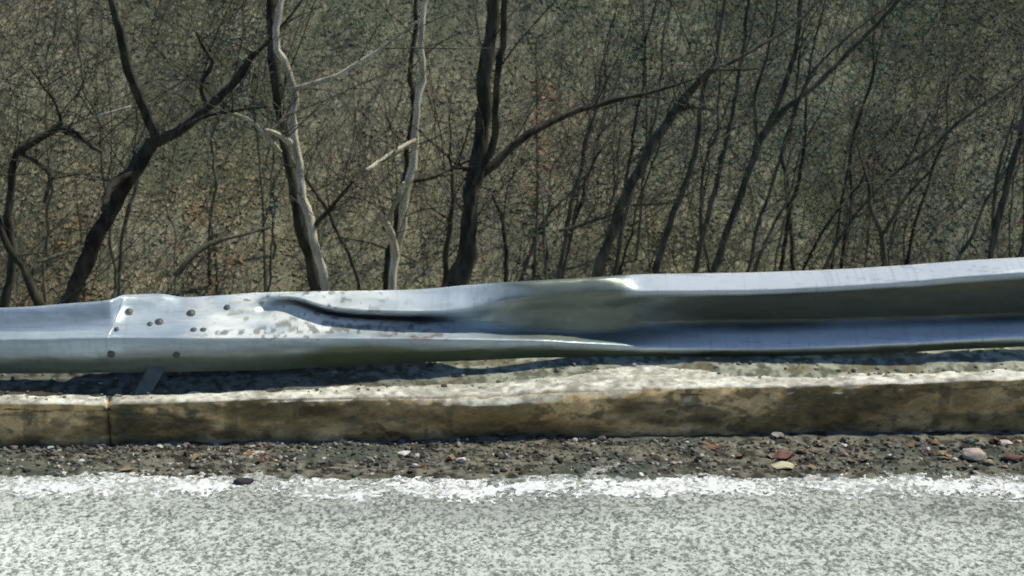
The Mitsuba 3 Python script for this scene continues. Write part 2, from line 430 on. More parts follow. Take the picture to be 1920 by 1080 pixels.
# silt and grit between the line and the kerb
lx = np.concatenate([[-40, -15, -6], np.linspace(-2.3, 2.3, 560), [6, 15, 40]])
ly = np.linspace(5.70, 6.30, 80)
X, Y = np.meshgrid(lx, ly, indexing='ij')
ramp = np.interp(Y, [5.70, 5.79, 5.86, 6.1, 6.3], [-0.03, 0.001, 0.005, 0.006, 0.006])
Z = ramp + 0.016 * (fb(X * 7, Y * 9, 0, 4, 31) - 0.5) + 0.010 * (fb(X * 34, Y * 34, 0, 3, 32) - 0.5)
structure('gutter', (np.stack([X, Y, Z], -1).reshape(-1, 3), grid_faces(*X.shape)), 'gutter_soil', True, 'strip of dark silt and grit between the line and the kerb')


def gutter_z(x, y):
    return float(np.interp(y, [5.70, 5.79, 5.86, 6.1, 6.3], [-0.03, 0.001, 0.005, 0.006, 0.006]) + 0.016 * (fb(x * 7, y * 9, 0, 4, 31) - 0.5) + 0.010 * (fb(x * 34, y * 34, 0, 3, 32) - 0.5))


ICO = trimesh.creation.icosphere(subdivisions=1)
ICO2 = trimesh.creation.icosphere(subdivisions=2)


def stone_mesh(size, seed, base=ICO2, rough=0.5):
    v = np.array(base.vertices)
    n = meshkit.fbm(v * 1.3 + seed * 7.1, 3, seed) - 0.5
    v = v * (1 + rough * 1.4 * n)[:, None]
    # a few flat breaks
    r = np.random.default_rng(seed)
    for _ in range(11):
        d = r.normal(size=3)
        d /= np.linalg.norm(d)
        h = r.uniform(0.42, 0.72)
        over = np.maximum(v @ d - h, 0)
        v = v - over[:, None] * d * 0.9
    return v * np.asarray(size), np.array(base.faces)


def rot(v, a, tilt=0.0):
    c, s = math.cos(a), math.sin(a)
    ct, st = math.cos(tilt), math.sin(tilt)
    v = v @ np.array([[1, 0, 0], [0, ct, -st], [0, st, ct]]).T
    return v @ np.array([[c, -s, 0], [s, c, 0], [0, 0, 1]]).T


# gravel: thousands of grains, nobody could count them
soup = Soup()
for i in range(5200):
    x = rng.uniform(-2.2, 2.2)
    y = 5.80 + 0.34 * rng.beta(1.3, 1.2)
    if y > float(kerb_y(x)) - 0.01:
        y = float(kerb_y(x)) - rng.uniform(0.01, 0.06)
    s = float(np.clip(rng.lognormal(math.log(0.0048), 0.5), 0.002, 0.015))
    v, f = stone_mesh((s * rng.uniform(0.8, 1.5), s, s * rng.uniform(0.5, 0.9)), int(rng.integers(0, 40)), ICO, 0.4)
    v = rot(v, rng.uniform(0, 6.28)) + [x, y, gutter_z(x, y) + s * 0.25]
    g = rng.uniform(0.025, 0.24) * (2.6 if rng.random() < 0.15 else 1)
    tint = np.array([[1, 0.95, 0.82], [1, 0.98, 0.95], [0.9, 1, 0.92], [1, 0.86, 0.78]][int(rng.integers(0, 4))])
    soup.put(v, f, np.clip(g * tint, 0, 0.7))
for i in range(900):
    x = rng.uniform(-2.2, 2.2)
    d = float(verge_d(x)) + rng.uniform(-0.04, 0.25)
    s = float(np.clip(rng.lognormal(math.log(0.0045), 0.5), 0.002, 0.012))
    v, f = stone_mesh((s * rng.uniform(0.8, 1.5), s, s * rng.uniform(0.5, 0.9)), int(rng.integers(0, 40)), ICO, 0.4)
    zz = max(float(verge_z(x, d)), float(kerb_z(x)) + 0.02 * d)
    soup.put(rot(v, rng.uniform(0, 6.28)) + [x, float(kerb_y(x)) + d, zz + s * 0.25], f, rng.uniform(0.1, 0.34) * np.array([1, 0.98, 0.9]))
scene['gravel'] = mikit.ply(soup.mesh(), 'vertex_matte', color=soup.colors())
labels['gravel'] = {'label': 'loose grit and small gravel scattered along the foot of the kerb', 'category': 'gravel', 'kind': 'stuff'}


def stone(name, label, px, py, w, h, col, seed, cat='stone', group=None, rough=0.45, depth=None, sink=0.3):
    p = on_ground(px, py + h * 0.5, 0.02)
    k = 6.2 / FPX * 1.04
    sx, sz = w * k / 2, h * k / 2
    v, f = stone_mesh((sx, depth or sx * 0.8, sz), seed, ICO2, rough)
    v = v - [0, 0, v[:, 2].min()]
    v = v + [p[0], min(p[1], float(kerb_y(p[0])) - sx * 0.6), gutter_z(p[0], p[1]) - sz * sink]
    vv = v * 60
    sh = 0.45 + 1.1 * meshkit.fbm(vv, 3, seed)
    key = numbered(name)
    scene[key] = mikit.ply((v, f), 'vertex_matte', color=np.clip(np.asarray(col)[None, :] * sh[:, None], 0, 0.9))
    labels[key] = {'label': label, 'category': cat}
    if group:
        labels[key]['group'] = group


stone('stone', 'large pinkish grey stone at the foot of the kerb, far right', 1828, 834, 54, 34, (0.42, 0.36, 0.34), 3)
stone('stone', 'flat pale stone against the kerb just right of the large pinkish stone', 1884, 822, 36, 13, (0.46, 0.43, 0.38), 4)
stone('stone', 'small pale pebble left of the large pinkish stone', 1790, 852, 14, 12, (0.6, 0.57, 0.54), 5)
stone('brick_fragment', 'broken reddish brick fragment in the grit below the kerb', 1468, 840, 54, 24, (0.20, 0.115, 0.10), 6, 'brick fragment', rough=0.6)
stone('brick_fragment', 'dull red brick fragment in the grit at the right edge', 1898, 846, 46, 18, (0.17, 0.105, 0.09), 8, 'brick fragment', rough=0.6)
stone('stone', 'flat yellowish stone lying in front of the brick fragment', 1463, 864, 50, 13, (0.52, 0.48, 0.34), 7)
stone('stone', 'grey stone tucked under the kerb behind the brick fragment', 1458, 806, 26, 14, (0.3, 0.28, 0.26), 9)
stone('stone', 'round white stone in the grit below the middle of the rail', 866, 852, 17, 16, (0.82, 0.82, 0.76), 10)
stone('stone', 'flat white stone left of the round white one below the kerb', 757, 839, 34, 12, (0.7, 0.7, 0.64), 11)
stone('stone', 'dark purplish clod beside the gap in the white line', 458, 882, 46, 26, (0.06, 0.05, 0.065), 12, 'clod', rough=0.6)
stone('stone', 'small white stone in the grit left of the dark clod', 378, 874, 14, 13, (0.75, 0.72, 0.66), 13)
stone('stone', 'pale grey stone on the edge of the line, right of the yellowish stone', 1520, 880, 34, 16, (0.46, 0.43, 0.45), 14)
stone('stone', 'white stone standing at the edge of the line right of the brick fragment', 1565, 880, 15, 17, (0.72, 0.71, 0.68), 15)
stone('stone', 'white chip of stone in the grit below the middle of the kerb', 1202, 876, 16, 11, (0.75, 0.74, 0.68), 16)
PE = 'pebbles scattered in the gutter'
pcols = [(0.34, 0.32, 0.28), (0.48, 0.46, 0.42), (0.25, 0.2, 0.17), (0.2, 0.21, 0.19), (0.36, 0.29, 0.25)]
for i in range(44):
    px = rng.uniform(10, 1910)
    py = rng.uniform(842, 884) if px < 950 else rng.uniform(828, 882)
    w = rng.uniform(9, 17)
    stone('pebble', 'small grey or brown pebble lying in the grit below the kerb', px, py, w, w * rng.uniform(0.5, 0.9), pcols[i % 5], 50 + i, 'pebble', PE)


def leaf(length, width, rg, curl=0.5):
    """one dry leaf: a bent blade of eight triangles"""
    t = np.array([0, 0.3, 0.65, 1.0])
    w = np.array([0.06, 0.5, 0.42, 0.03]) * width
    c = curl * rg.uniform(-1, 1)
    z = c * length * (t - 0.4) ** 2
    side = rg.uniform(-0.4, 0.6) * width * np.array([0, 1, 0.8, 0])
    v = []
    for i in range(4):
        v += [[t[i] * length - length / 2, -w[i], z[i] + side[i] * 0.5], [t[i] * length - length / 2, 0, z[i]], [t[i] * length - length / 2, w[i], z[i] + side[i] * 0.5]]
    f = []
    for i in range(3):
        a = i * 3
        f += [[a, a + 3, a + 4], [a, a + 4, a + 1], [a + 1, a + 4, a + 5], [a + 1, a + 5, a + 2]]
    return np.array(v), np.array(f)


lr = np.random.default_rng(5)
for i in range(26):
    px = lr.choice([lr.uniform(20, 950), lr.uniform(1150, 1900), lr.uniform(1400, 1900)])
    py = lr.uniform(840, 878) if px < 950 else lr.uniform(826, 876)
    p = on_ground(px, py, 0.02)
    v, f = leaf(lr.uniform(0.03, 0.055), lr.uniform(0.02, 0.03), lr, 1.2)
    v = rot(v, lr.uniform(0, 6.28), lr.uniform(-0.5, 0.5))
    v = v + [p[0], p[1], gutter_z(p[0], p[1]) + 0.006 - v[:, 2].min() * 0.6]
    key = numbered('dry_leaf')
    col = np.array([(0.22, 0.13, 0.07), (0.30, 0.22, 0.13), (0.16, 0.085, 0.06), (0.25, 0.21, 0.12)][i % 4])
    scene[key] = mikit.ply((v, f), 'vertex_matte', smooth=True, color=np.broadcast_to(col, (len(v), 3)))
    labels[key] = {'label': 'curled dry brown leaf lying in the grit below the kerb', 'category': 'leaf', 'group': 'dry leaves in the gutter'}

# ---------------------------------------------------------------- the dented guard rail
# stations along the rail: (pixel column, [(pixel row, depth towards the road)] from top lip to bottom lip)
ST = {
    -2600: [(606, .015), (610, .024), (624, .034), (636, .040), (650, .052), (659, .075), (668, .100), (693, .094), (730, .045)],
    0: [(577, .015), (581, .024), (595, .034), (607, .040), (621, .052), (630, .075), (639, .100), (664, .094), (701, .045)],
    140: [(568, .012), (572, .022), (589, .034), (603, .040), (618, .055), (628, .080), (637, .103), (664, .096), (700, .046)],
    205: [(562, .006), (566, .018), (584, .030), (600, .040), (615, .058), (627, .083), (636, .105), (664, .098), (699, .048)],
    233: [(553, -.06), (557, -.045), (576, -.02), (592, .010), (612, .050), (627, .083), (636, .106), (664, .098), (699, .048)],
    300: [(551, -.09), (556, -.075), (574, -.045), (591, -.010), (612, .040), (627, .082), (636, .108), (662, .100), (698, .048)],
    345: [(557, -.10), (561, -.085), (574, -.055), (591, -.015), (612, .036), (627, .082), (636, .110), (662, .100), (697, .048)],
    420: [(553, -.10), (557, -.085), (570, -.055), (590, -.015), (612, .036), (627, .082), (636, .112), (661, .102), (696, .048)],
    475: [(549, -.10), (552, -.080), (560, -.062), (580, -.035), (608, .030), (626, .080), (636, .113), (660, .103), (695, .050)],
    540: [(547, -.09), (550, -.055), (556, -.022), (564, -.10), (573, -.045), (622, .070), (636, .114), (659, .104), (692, .050)],
    620: [(546, -.09), (549, -.060), (576, .036), (587, -.09), (595, -.010), (622, .072), (636, .115), (657, .106), (688, .052)],
    700: [(545, -.08), (548, -.055), (583, .058), (595, -.08), (602, .000), (624, .076), (637, .115), (655, .106), (684, .054)],
    780: [(543, -.07), (546, -.045), (585, .066), (598, -.07), (605, .008), (626, .078), (637, .115), (654, .105), (680, .056)],
    870: [(535, -.05), (539, -.025), (582, .068), (598, -.010), (610, .018), (628, .082), (638, .114), (653, .104), (677, .058)],
    930: [(530, .010), (534, .020), (566, .060), (594, .045), (618, .055), (630, .088), (639, .113), (653, .103), (674, .060)],
    1000: [(526, .038), (530, .050), (558, .072), (588, .050), (618, .058), (631, .088), (640, .112), (653, .102), (671, .062)],
    1120: [(519, .036), (523, .050), (550, .074), (585, .045), (620, .040), (634, .075), (646, .112), (656, .102), (669, .066)],
    1170: [(516, .015), (519, .030), (548, .078), (578, .040), (614, .028), (634, .070), (649, .110), (658, .100), (668, .068)],
    1215: [(514, -.045), (517, -.025), (547, .078), (564, .055), (605, .010), (630, .060), (652, .108), (660, .098), (668, .070)],
    1400: [(511, -.050), (514, -.028), (545, .078), (560, .058), (602, .000), (626, .055), (654, .106), (661, .095), (669, .070)],
    1600: [(503, -.045), (506, -.022), (536, .078), (552, .060), (598, .000), (620, .050), (648, .104), (656, .092), (664, .068)],
    1920: [(482, -.040), (485, -.016), (513, .076), (532, .062), (588, .000), (608, .046), (632, .100), (642, .086), (650, .062)],
    4600: [(400, -.030), (404, -.006), (434, .076), (456, .062), (516, .000), (538, .040), (566, .098), (578, .084), (588, .060)],
}
sx = np.array(sorted(ST), float)
ROWS = np.array([[q[0] for q in ST[int(s)]] for s in sx])
DEPS = np.array([[q[1] for q in ST[int(s)]] for s in sx])
row_f = PchipInterpolator(sx, ROWS)
dep_f = PchipInterpolator(sx, DEPS)
NT = 81
TT = np.linspace(0, 8, NT)


RAIL_Y = PchipInterpolator([-2600, 0, 300, 700, 1000, 1200, 1500, 1920, 4600], [6.27, 6.275, 6.285, 6.36, 6.45, 6.52, 6.50, 6.47, 6.50])


def rail_y(px):
    return RAIL_Y(np.clip(px, -2600, 4600))


def rail_points(px, proud=0.0):
    """px: (n, NT) array of pixel columns; world points of the beam's front face"""
    n = px.shape[0]
    P = np.zeros((n, NT, 3))
    for j, t in enumerate(TT):
        r, d = row_f(px[:, j]), dep_f(px[:, j])
        r = PchipInterpolator(np.arange(9), r, axis=1)(t)
        d = PchipInterpolator(np.arange(9), d, axis=1)(t)
        y = rail_y(px[:, j]) - d - proud
        P[:, j] = np.array([at(a, b, c) for a, b, c in zip(px[:, j], r, y)])
    return P


def sheet(P, thick=0.0035):
    """a bent steel sheet from its front grid, with its back and its rims"""
    nu, nv = P.shape[:2]
    du, dv = np.gradient(P, axis=0), np.gradient(P, axis=1)
    n = np.cross(du, dv)
    n /= np.maximum(np.linalg.norm(n, axis=2, keepdims=True), 1e-12)
    if n[..., 1].mean() < 0:
        n = -n
    B = P + n * thick
    f = grid_faces(nu, nv)
    N = nu * nv
    ix = np.arange(N).reshape(nu, nv)
    ring = np.concatenate([ix[:, 0], ix[-1, 1:], ix[-2::-1, -1], ix[0, -2:0:-1]])
    nx = np.roll(ring, -1)
    rim = np.vstack([np.stack([ring, nx, nx + N], 1), np.stack([ring, nx + N, ring + N], 1)])
    return np.vstack([P.reshape(-1, 3), B.reshape(-1, 3)]), np.vstack([f, f[:, ::-1] + N, rim])


def dents(P, amp, seed):
    x, z = P[..., 0], P[..., 2]
    P[..., 1] += amp * (fb(x * 5, z * 9, 0, 3, seed) - 0.5) * 2 + 0.0016 * (fb(x * 24, z * 40, 0, 2, seed + 1) - 0.5) * 2
    return P


rail = thing('guard_rail', 'dented galvanised steel guard rail along the kerb with its middle crushed and folded', 'guard rail')
# left length, runs under the lap
start = np.interp(TT, [0, 1, 3, 5, 6, 8], [233, 231, 217, 204, 202, 202])
q = np.concatenate([[-2600, -2000, -1400, -900, -500, -250], np.linspace(-120, 180, 90)])
PX = np.vstack([np.repeat(q[:, None], NT, 1), 180 + np.linspace(0.06, 1, 16)[:, None] * (start[None, :] + 7 - 180)])
P = rail_points(PX)
P = dents(P, 0.0045, 43)
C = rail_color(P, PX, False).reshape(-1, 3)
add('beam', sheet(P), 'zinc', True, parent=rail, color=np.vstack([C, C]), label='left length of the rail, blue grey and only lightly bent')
# right length, laps over it, end cut on a slant, crushed
u = np.concatenate([np.linspace(0, 1, 900) ** 1.0])
PX = start[None, :] + u[:, None] * (2040 - start[None, :])
ext = np.array([2200, 2600, 3200, 3900, 4600.0])
PX = np.vstack([PX, np.repeat(ext[:, None], NT, 1)])
BEAM = dents(rail_points(PX, 0.005), 0.0045, 43)
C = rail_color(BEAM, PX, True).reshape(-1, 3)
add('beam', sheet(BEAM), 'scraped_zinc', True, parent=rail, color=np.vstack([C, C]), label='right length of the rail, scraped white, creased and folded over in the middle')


def surface_at(px, py):
    """the point and normal of the right length seen at a pixel"""
    flat = BEAM.reshape(-1, 3)
    d = flat - CAM
    sxp = 960 + FPX * d[:, 0] / (d @ FWD)
    syp = 540 - FPX * (d @ UPV) / (d @ FWD)
    i = int(np.argmin((sxp - px) ** 2 + (syp - py) ** 2))
    a, b = divmod(i, NT)
    du = BEAM[min(a + 1, len(BEAM) - 1), b] - BEAM[max(a - 1, 0), b]
    dv = BEAM[a, min(b + 1, NT - 1)] - BEAM[a, max(b - 1, 0)]
    n = np.cross(du, dv)
    n /= np.linalg.norm(n)
    if n[1] > 0:
        n = -n
    return flat[i], n


def bolt_mesh(p, n, r):
    """mushroom head with its washer"""
    prof = np.array([[0, 0.0], [r * 1.35, 0.0], [r * 1.35, 0.0025], [r, 0.003], [r * 0.95, r * 0.30], [r * 0.7, r * 0.5], [r * 0.3, r * 0.6], [0, r * 0.62]])
    m = trimesh.creation.revolve(prof, sections=14)
    z = n / np.linalg.norm(n)
    x = np.cross([0.2, 0.1, 1], z)
    x /= np.linalg.norm(x)
    R = np.stack([x, np.cross(z, x), z], 1)
    return np.array(m.vertices) @ R.T + p + z * 0.0005, np.array(m.faces)


for px, py, r in [(243, 585, .0105), (299, 604, .011), (281, 608, .007), (359, 588, .0115), (425, 577, .008), (362, 619, .008), (382, 619, .008), (219, 617, .006), (209, 664, .010), (331, 664, .009)]:
    p, n = surface_at(px, py)
    add('bolt', bolt_mesh(p, n, r), 'rusty_steel', 40, parent=rail)


def c_post(p0, p1, width, depth, yaw, parent, label=None):
    """a channel-section steel post from foot p0 to head p1"""
    p0, p1 = np.array(p0, float), np.array(p1, float)
    t = 0.005
    sec = np.array([[-width / 2, 0], [width / 2, 0], [width / 2, depth], [width / 2 - t, depth], [width / 2 - t, t], [-width / 2 + t, t], [-width / 2 + t, depth], [-width / 2, depth]])
    c, s = math.cos(yaw), math.sin(yaw)
    sec = sec @ np.array([[c, s], [-s, c]])
    n = 9
    V = []
    for i in range(n):
        q = i / (n - 1)
        o = p0 + (p1 - p0) * q + np.array([0.012 * math.sin(q * 3.1), 0, 0])
        V.append(np.c_[sec[:, 0] + o[0], sec[:, 1] + o[1], np.full(8, o[2])])
    V = np.vstack(V)
    F = []
    for i in range(n - 1):
        for j in range(8):
            kk = (j + 1) % 8
            a, b, c2, d = i * 8 + j, i * 8 + kk, (i + 1) * 8 + kk, (i + 1) * 8 + j
            F += [[a, b, c2], [a, c2, d]]
    e = (n - 1) * 8
    cap = [[0, 1, 4], [1, 2, 3], [1, 3, 4], [0, 4, 5], [0, 5, 7], [5, 6, 7]]
    F += [[a[0], a[2], a[1]] for a in cap] + [[a[0] + e, a[1] + e, a[2] + e] for a in cap]
    add('post', (V, np.array(F)), 'dull_zinc', 30, parent=parent, label=label)


foot = at(250, 746, 6.125)
head = at(300, 668, 6.235)
c_post(foot - [0, 0, 0.03], head, 0.055, 0.035, 0.25, rail, 'short bent post leaning under the left part of the rail')
for px in (-620, 2700):
    q = at(px, 700, 6.47 if px > 1000 else 6.36)
    c_post([q[0], q[1], 0.10], [q[0], q[1], q[2] + 0.18], 0.10, 0.05, 0.0, rail)

# ---------------------------------------------------------------- ravine and far slope
HY = [6.5, 6.9, 7.5, 8.4, 9.6, 10.6, 11.3, 12.0, 16.0, 26, 44, 70, 120]
HZ = [-0.02, 0.02, -0.45, -1.25, -2.05, -2.15, -1.85, -1.40, 1.55, 8.6, 19, 27, 34]
hz = PchipInterpolator(HY, HZ)


def hill_z(x, y):
    x, y = np.asarray(x, float), np.asarray(y, float)
    k = np.clip((y - 7.2) / 2.5, 0, 1)
    return hz(y) + k * (0.55 * (fb(x * 0.45, y * 0.45, 0, 3, 51) - 0.5) + 0.22 * (fb(x * 2.2, y * 2.2, 0, 3, 52) - 0.5))


xs = np.concatenate([[-90, -60, -40, -25, -16, -11], np.linspace(-8, 8, 200), [11, 16, 25, 40, 60, 90]])
ys = np.concatenate([np.linspace(6.5, 18, 150), [19, 21, 24, 28, 33, 40, 50, 65, 90, 120]])
X, Y = np.meshgrid(xs, ys, indexing='ij')
structure('hillside', (np.stack([X, Y, hill_z(X, Y)], -1).reshape(-1, 3), grid_faces(*X.shape)), 'forest_soil', True, 'steep wooded slope covered in dead leaves beyond the rail')
# unseen slope added behind the camera to darken reflections in the rail
ys = np.array([-3.0, -3.4, -4.2, -5.5, -7.5, -11, -18, -30, -60])
zs = np.array([-0.05, 0.4, 1.5, 3.0, 4.6, 6.5, 10, 15, 24])
xs = np.linspace(-60, 60, 160)
X, Y = np.meshgrid(xs, ys, indexing='ij')
Z = np.interp(-Y, -ys, zs) + (fb(X * 0.5, Y * 0.5, 0, 3, 55) - 0.5) * 0.8 * np.clip((-Y - 3.2), 0, 1)
structure('added_bank', (np.stack([X, Y, Z], -1).reshape(-1, 3), grid_faces(*X.shape)), 'added_bank_green', True)

# leaf litter: every dead leaf on the slope, beyond counting
hr = np.random.default_rng(11)
soup = Soup()


def litter_color(x, y, r):
    warm = float(fb(x * 0.8 + 4, y * 0.8, 0, 3, 61))
    big = float(fb(x * 1.6, y * 1.6, 5, 3, 62))
    k = r.random()
    if k < 0.10:
        c = np.array([0.225, 0.19, 0.145])
    elif k < 0.5:
        c = np.array([0.205, 0.205, 0.155])
    elif k < 0.85:
        c = np.array([0.185, 0.195, 0.145])
    else:
        c = np.array([0.25, 0.25, 0.20])
    c = c * (1 + 0.9 * (big - 0.5))
    mossy = np.clip((float(fb(x * 0.9 + 7, y * 0.9, 9, 3, 63)) - 0.48) * 4, 0, 1)
    c = c * (1 - mossy * np.array([0.36, 0.20, 0.28]))
    c = c * (1 + np.clip((warm - 0.45) * 3, 0, 1) * np.array([0.18, 0.0, -0.12]))
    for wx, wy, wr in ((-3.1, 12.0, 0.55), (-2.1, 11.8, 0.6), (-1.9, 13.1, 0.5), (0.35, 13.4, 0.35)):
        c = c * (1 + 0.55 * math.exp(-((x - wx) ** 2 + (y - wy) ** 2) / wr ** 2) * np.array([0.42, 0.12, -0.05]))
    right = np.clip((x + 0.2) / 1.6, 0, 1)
    c = c * (1 - right * np.array([0.36, 0.24, 0.20]))  # greener to the right, and shade there put into the leaf colour
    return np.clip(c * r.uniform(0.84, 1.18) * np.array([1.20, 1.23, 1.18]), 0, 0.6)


N1 = 50000
for i in range(N1):
    if i < 36000:
        x, y = hr.uniform(-4.6, 4.6), hr.uniform(11.0, 15.2)
    else:
        x, y = hr.uniform(-10, 10), hr.uniform(7.0, 22)
    L = hr.uniform(0.022, 0.05)
    v, f = leaf(L, L * hr.uniform(0.4, 0.7), hr, 0.5)
    v = rot(v, hr.uniform(0, 6.28), hr.uniform(-0.22, 0.22))
    z = float(hz(y))
    soup.put(v + [x, y, 0], f, litter_color(x, y, hr))
V, F = soup.mesh()
cen = V.reshape(-1, 12, 3).mean(1)
lift = hill_z(cen[:, 0], cen[:, 1]) + hr.uniform(0.002, 0.012, len(cen))
slope = (hill_z(cen[:, 0], cen[:, 1] + 0.05) - hill_z(cen[:, 0], cen[:, 1] - 0.05)) / 0.1
V = V.reshape(-1, 12, 3)
V[..., 2] += lift[:, None] + slope[:, None] * (V[..., 1] - cen[:, 1:2])
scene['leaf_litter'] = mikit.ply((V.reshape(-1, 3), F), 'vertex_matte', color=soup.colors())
labels['leaf_litter'] = {'label': 'carpet of dead brown leaves over the slope beyond the rail', 'category': 'leaves', 'kind': 'stuff'}


def twig_path(p, d, L, r, n=6, wob=0.25):
    pts = [np.array(p, float)]
    d = np.array(d, float)
    for i in range(n - 1):
        d = d + r.normal(size=3) * wob * 0.5
        d /= np.linalg.norm(d)
        pts.append(pts[-1] + d * L / (n - 1))
    return np.array(pts)


# undergrowth: fine bare stems, brambles and fallen twigs
soup = Soup()
for i in range(21000):
    x = hr.uniform(-5.5, 5.5) if i < 17000 else hr.uniform(-10, 10)
    y = hr.uniform(10.4, 15.5) if i < 17000 else hr.uniform(9.5, 20)
    dens = float(fb(x * 0.7, y * 0.7, 0, 2, 71))
    if hr.random() > 0.45 + dens * 0.5 + 0.15 * (x > 0.3):
        continue
    z = float(hill_z(x, y))
    u = hr.random()
    if u < 0.35:                                   # fallen or arching
        d = np.array([hr.normal() * 1.0 + 0.2, 0.4 + hr.normal() * 0.5, 0.45 + hr.random() * 0.6])
        L, rad = hr.uniform(0.3, 0.9), hr.uniform(0.0012, 0.003)
    elif u < 0.9:                                  # leaning
        d = np.array([hr.normal() * 0.6 + 0.35, hr.normal() * 0.35 - 0.15, 0.9])
        L, rad = hr.uniform(0.3, 1.0), hr.uniform(0.0012, 0.0032)
    else:
        d = np.array([hr.normal() * 0.35 + 0.15, hr.normal() * 0.3 - 0.15, 1.0])
        L, rad = hr.uniform(0.5, 1.2), hr.uniform(0.002, 0.0045)
    pts = twig_path([x, y, z], d / np.linalg.norm(d), L, hr, 5, 0.3)
    v, f = tube(pts, np.linspace(rad, rad * 0.4, 5), 3)
    k = hr.random()
    g = hr.uniform(0.04, 0.11) if k < 0.36 + 0.6 * (dens - 0.5) + 0.10 * (x > 0.2) else (hr.uniform(0.12, 0.26) if k < 0.9 else hr.uniform(0.28, 0.42))
    soup.put(v, f, g * np.array([[1, .97, .76], [1, .93, .78], [.92, 1, .80]][int(hr.integers(0, 3))]))
scene['undergrowth'] = mikit.ply(soup.mesh(), 'vertex_matte', smooth=True, color=soup.colors())
labels['undergrowth'] = {'label': 'tangle of fine bare stems and brambles on the wooded slope', 'category': 'undergrowth', 'kind': 'stuff'}

# ---------------------------------------------------------------- trees


def smooth_path(P, n):
    P = np.asarray(P, float)
    s = np.r_[0, np.cumsum(np.linalg.norm(np.diff(P, axis=0), axis=1))]
    q = np.linspace(0, s[-1], n)
    return np.stack([0.5 * PchipInterpolator(s, P[:, k])(q) + 0.5 * np.interp(q, s, P[:, k]) for k in range(P.shape[1])], 1)


def limb_mesh(path, depth0, depth1, seed, sides=8, n=None, down=False, up=0.0, knobs=0.25):
    """path: (px, py, width in px) from the root to the tip"""
    path = [np.array(q, float) for q in path]
    pts = []
    for i, q in enumerate(path):
        dd = depth0 + (depth1 - depth0) * i / max(1, len(path) - 1)
        p = at(q[0], q[1], dd)
        pts.append([*p, q[2] / 2 * np.linalg.norm(p - CAM) / FPX])
    pts = np.array(pts)
    r = np.random.default_rng(seed)
    if down:
        d = pts[0, :3] - pts[1, :3]
        d /= np.linalg.norm(d)
        p, rad = pts[0, :3].copy(), pts[0, 3]
        ext = []
        for _ in range(30):
            d = d * 0.8 + np.array([0, 0, -1]) * 0.2
            d /= np.linalg.norm(d)
            p = p + d * 0.18
            rad *= 1.02
            ext.insert(0, [*p, rad])
            if p[2] < float(hill_z(p[0], p[1])) - 0.12:
                break
        pts = np.vstack([np.array(ext), pts])
    if up > 0:
        d = pts[-1, :3] - pts[-2, :3]
        d /= np.linalg.norm(d)
        p, rad = pts[-1, :3].copy(), pts[-1, 3]
        ns = int(up / 0.3)
        ext = []
        for i in range(ns):
            d = d + r.normal(size=3) * 0.10 + np.array([0, 0, 0.10])
            d /= np.linalg.norm(d)
            p = p + d * 0.3
            ext.append([*p, rad * (1 - 0.88 * (i + 1) / ns)])
        pts = np.vstack([pts, np.array(ext)])
    L = np.linalg.norm(np.diff(pts[:, :3], axis=0), axis=1).sum()
    m = n or max(6, int(L / 0.05))
    q = smooth_path(pts, m)
    q[:, :3] += (meshkit.fbm(q[:, :3] * 5 + seed, 2, seed)[:, None] - 0.5) * 0.045 * np.array([1, 1, 0]) + (meshkit.fbm(q[:, :3] * 17 + seed, 2, seed + 5)[:, None] - 0.5) * 0.02 * np.array([1, 1, 0])
    q[:, 3] *= 1 + knobs * (meshkit.fbm(q[:, :3] * 14, 2, seed + 3) - 0.5) * 2
    v, f = tube(q[:, :3], np.maximum(q[:, 3], 0.0015), sides)
    return v, f, q


def twigs_on(q, count, r, lo=0.2, L=(0.25, 0.9), rad=0.0035):
    s = Soup()
    for _ in range(count):
        i = int(r.uniform(lo, 1.0) * (len(q) - 1))
        d = np.array([r.normal(), r.normal() * 0.7, abs(r.normal()) * 0.8 + 0.3])
        d /= np.linalg.norm(d)
        pts = twig_path(q[i, :3], d, r.uniform(*L), r, 6, 0.28)
        rr = min(rad, q[i, 3] * 0.5) * r.uniform(0.6, 1.2)
        s.put(*tube(pts, np.linspace(rr, rr * 0.3, 6), 4))
        if r.random() < 0.7:
            j = int(r.integers(2, 5))
            d2 = pts[j] - pts[j - 1] + r.normal(size=3) * 0.08
            d2 /= np.linalg.norm(d2)
            s.put(*tube(twig_path(pts[j], d2, r.uniform(*L) * 0.5, r, 4, 0.3), np.linspace(rr * 0.6, rr * 0.25, 4), 3))
    return s.mesh()


def tree(name, label, cat, depth, trunk, branches=(), bark_key='bark_dark', up=2.2, twigs=14, lean=0.0, group=None, seed=1, down=True, sides=10):
    bark_key = 'bark_mid' if seed in (109, 110, 111, 120, 121, 122, 123, 130, 131, 132) else bark_key
    key = thing(name, label, cat, group)
    r = np.random.default_rng(seed)
    v, f, q = limb_mesh(trunk, depth, depth + lean, seed, sides, down=down, up=up)
    add('trunk', (v, f), bark_key, True, parent=key)
    qs = [q]
    for b in branches:
        off = b.get('off', (0.0, 0.0))
        v, f, qb = limb_mesh(b['p'], depth + b.get('d', 0), depth + b.get('d1', b.get('d', 0) - 0.15), seed + 17 + len(qs), 7, up=b.get('up', 0.0))
        add('branch', (v, f), b.get('bark', bark_key), True, parent=key)
        qs.append(qb)
    if twigs:
        s = Soup()
        for k, qq in enumerate(qs):
            s.put(*twigs_on(qq, twigs * 2 if k == 0 else max(5, twigs), r, 0.3 if k == 0 else 0.2))
        tw = numbered(key + '__twigs')
        scene[tw] = mikit.ply(s.mesh(), 'bark_grey' if bark_key == 'bark_pale' else bark_key, smooth=True)
        labels[tw] = {'kind': 'stuff'}
    return key


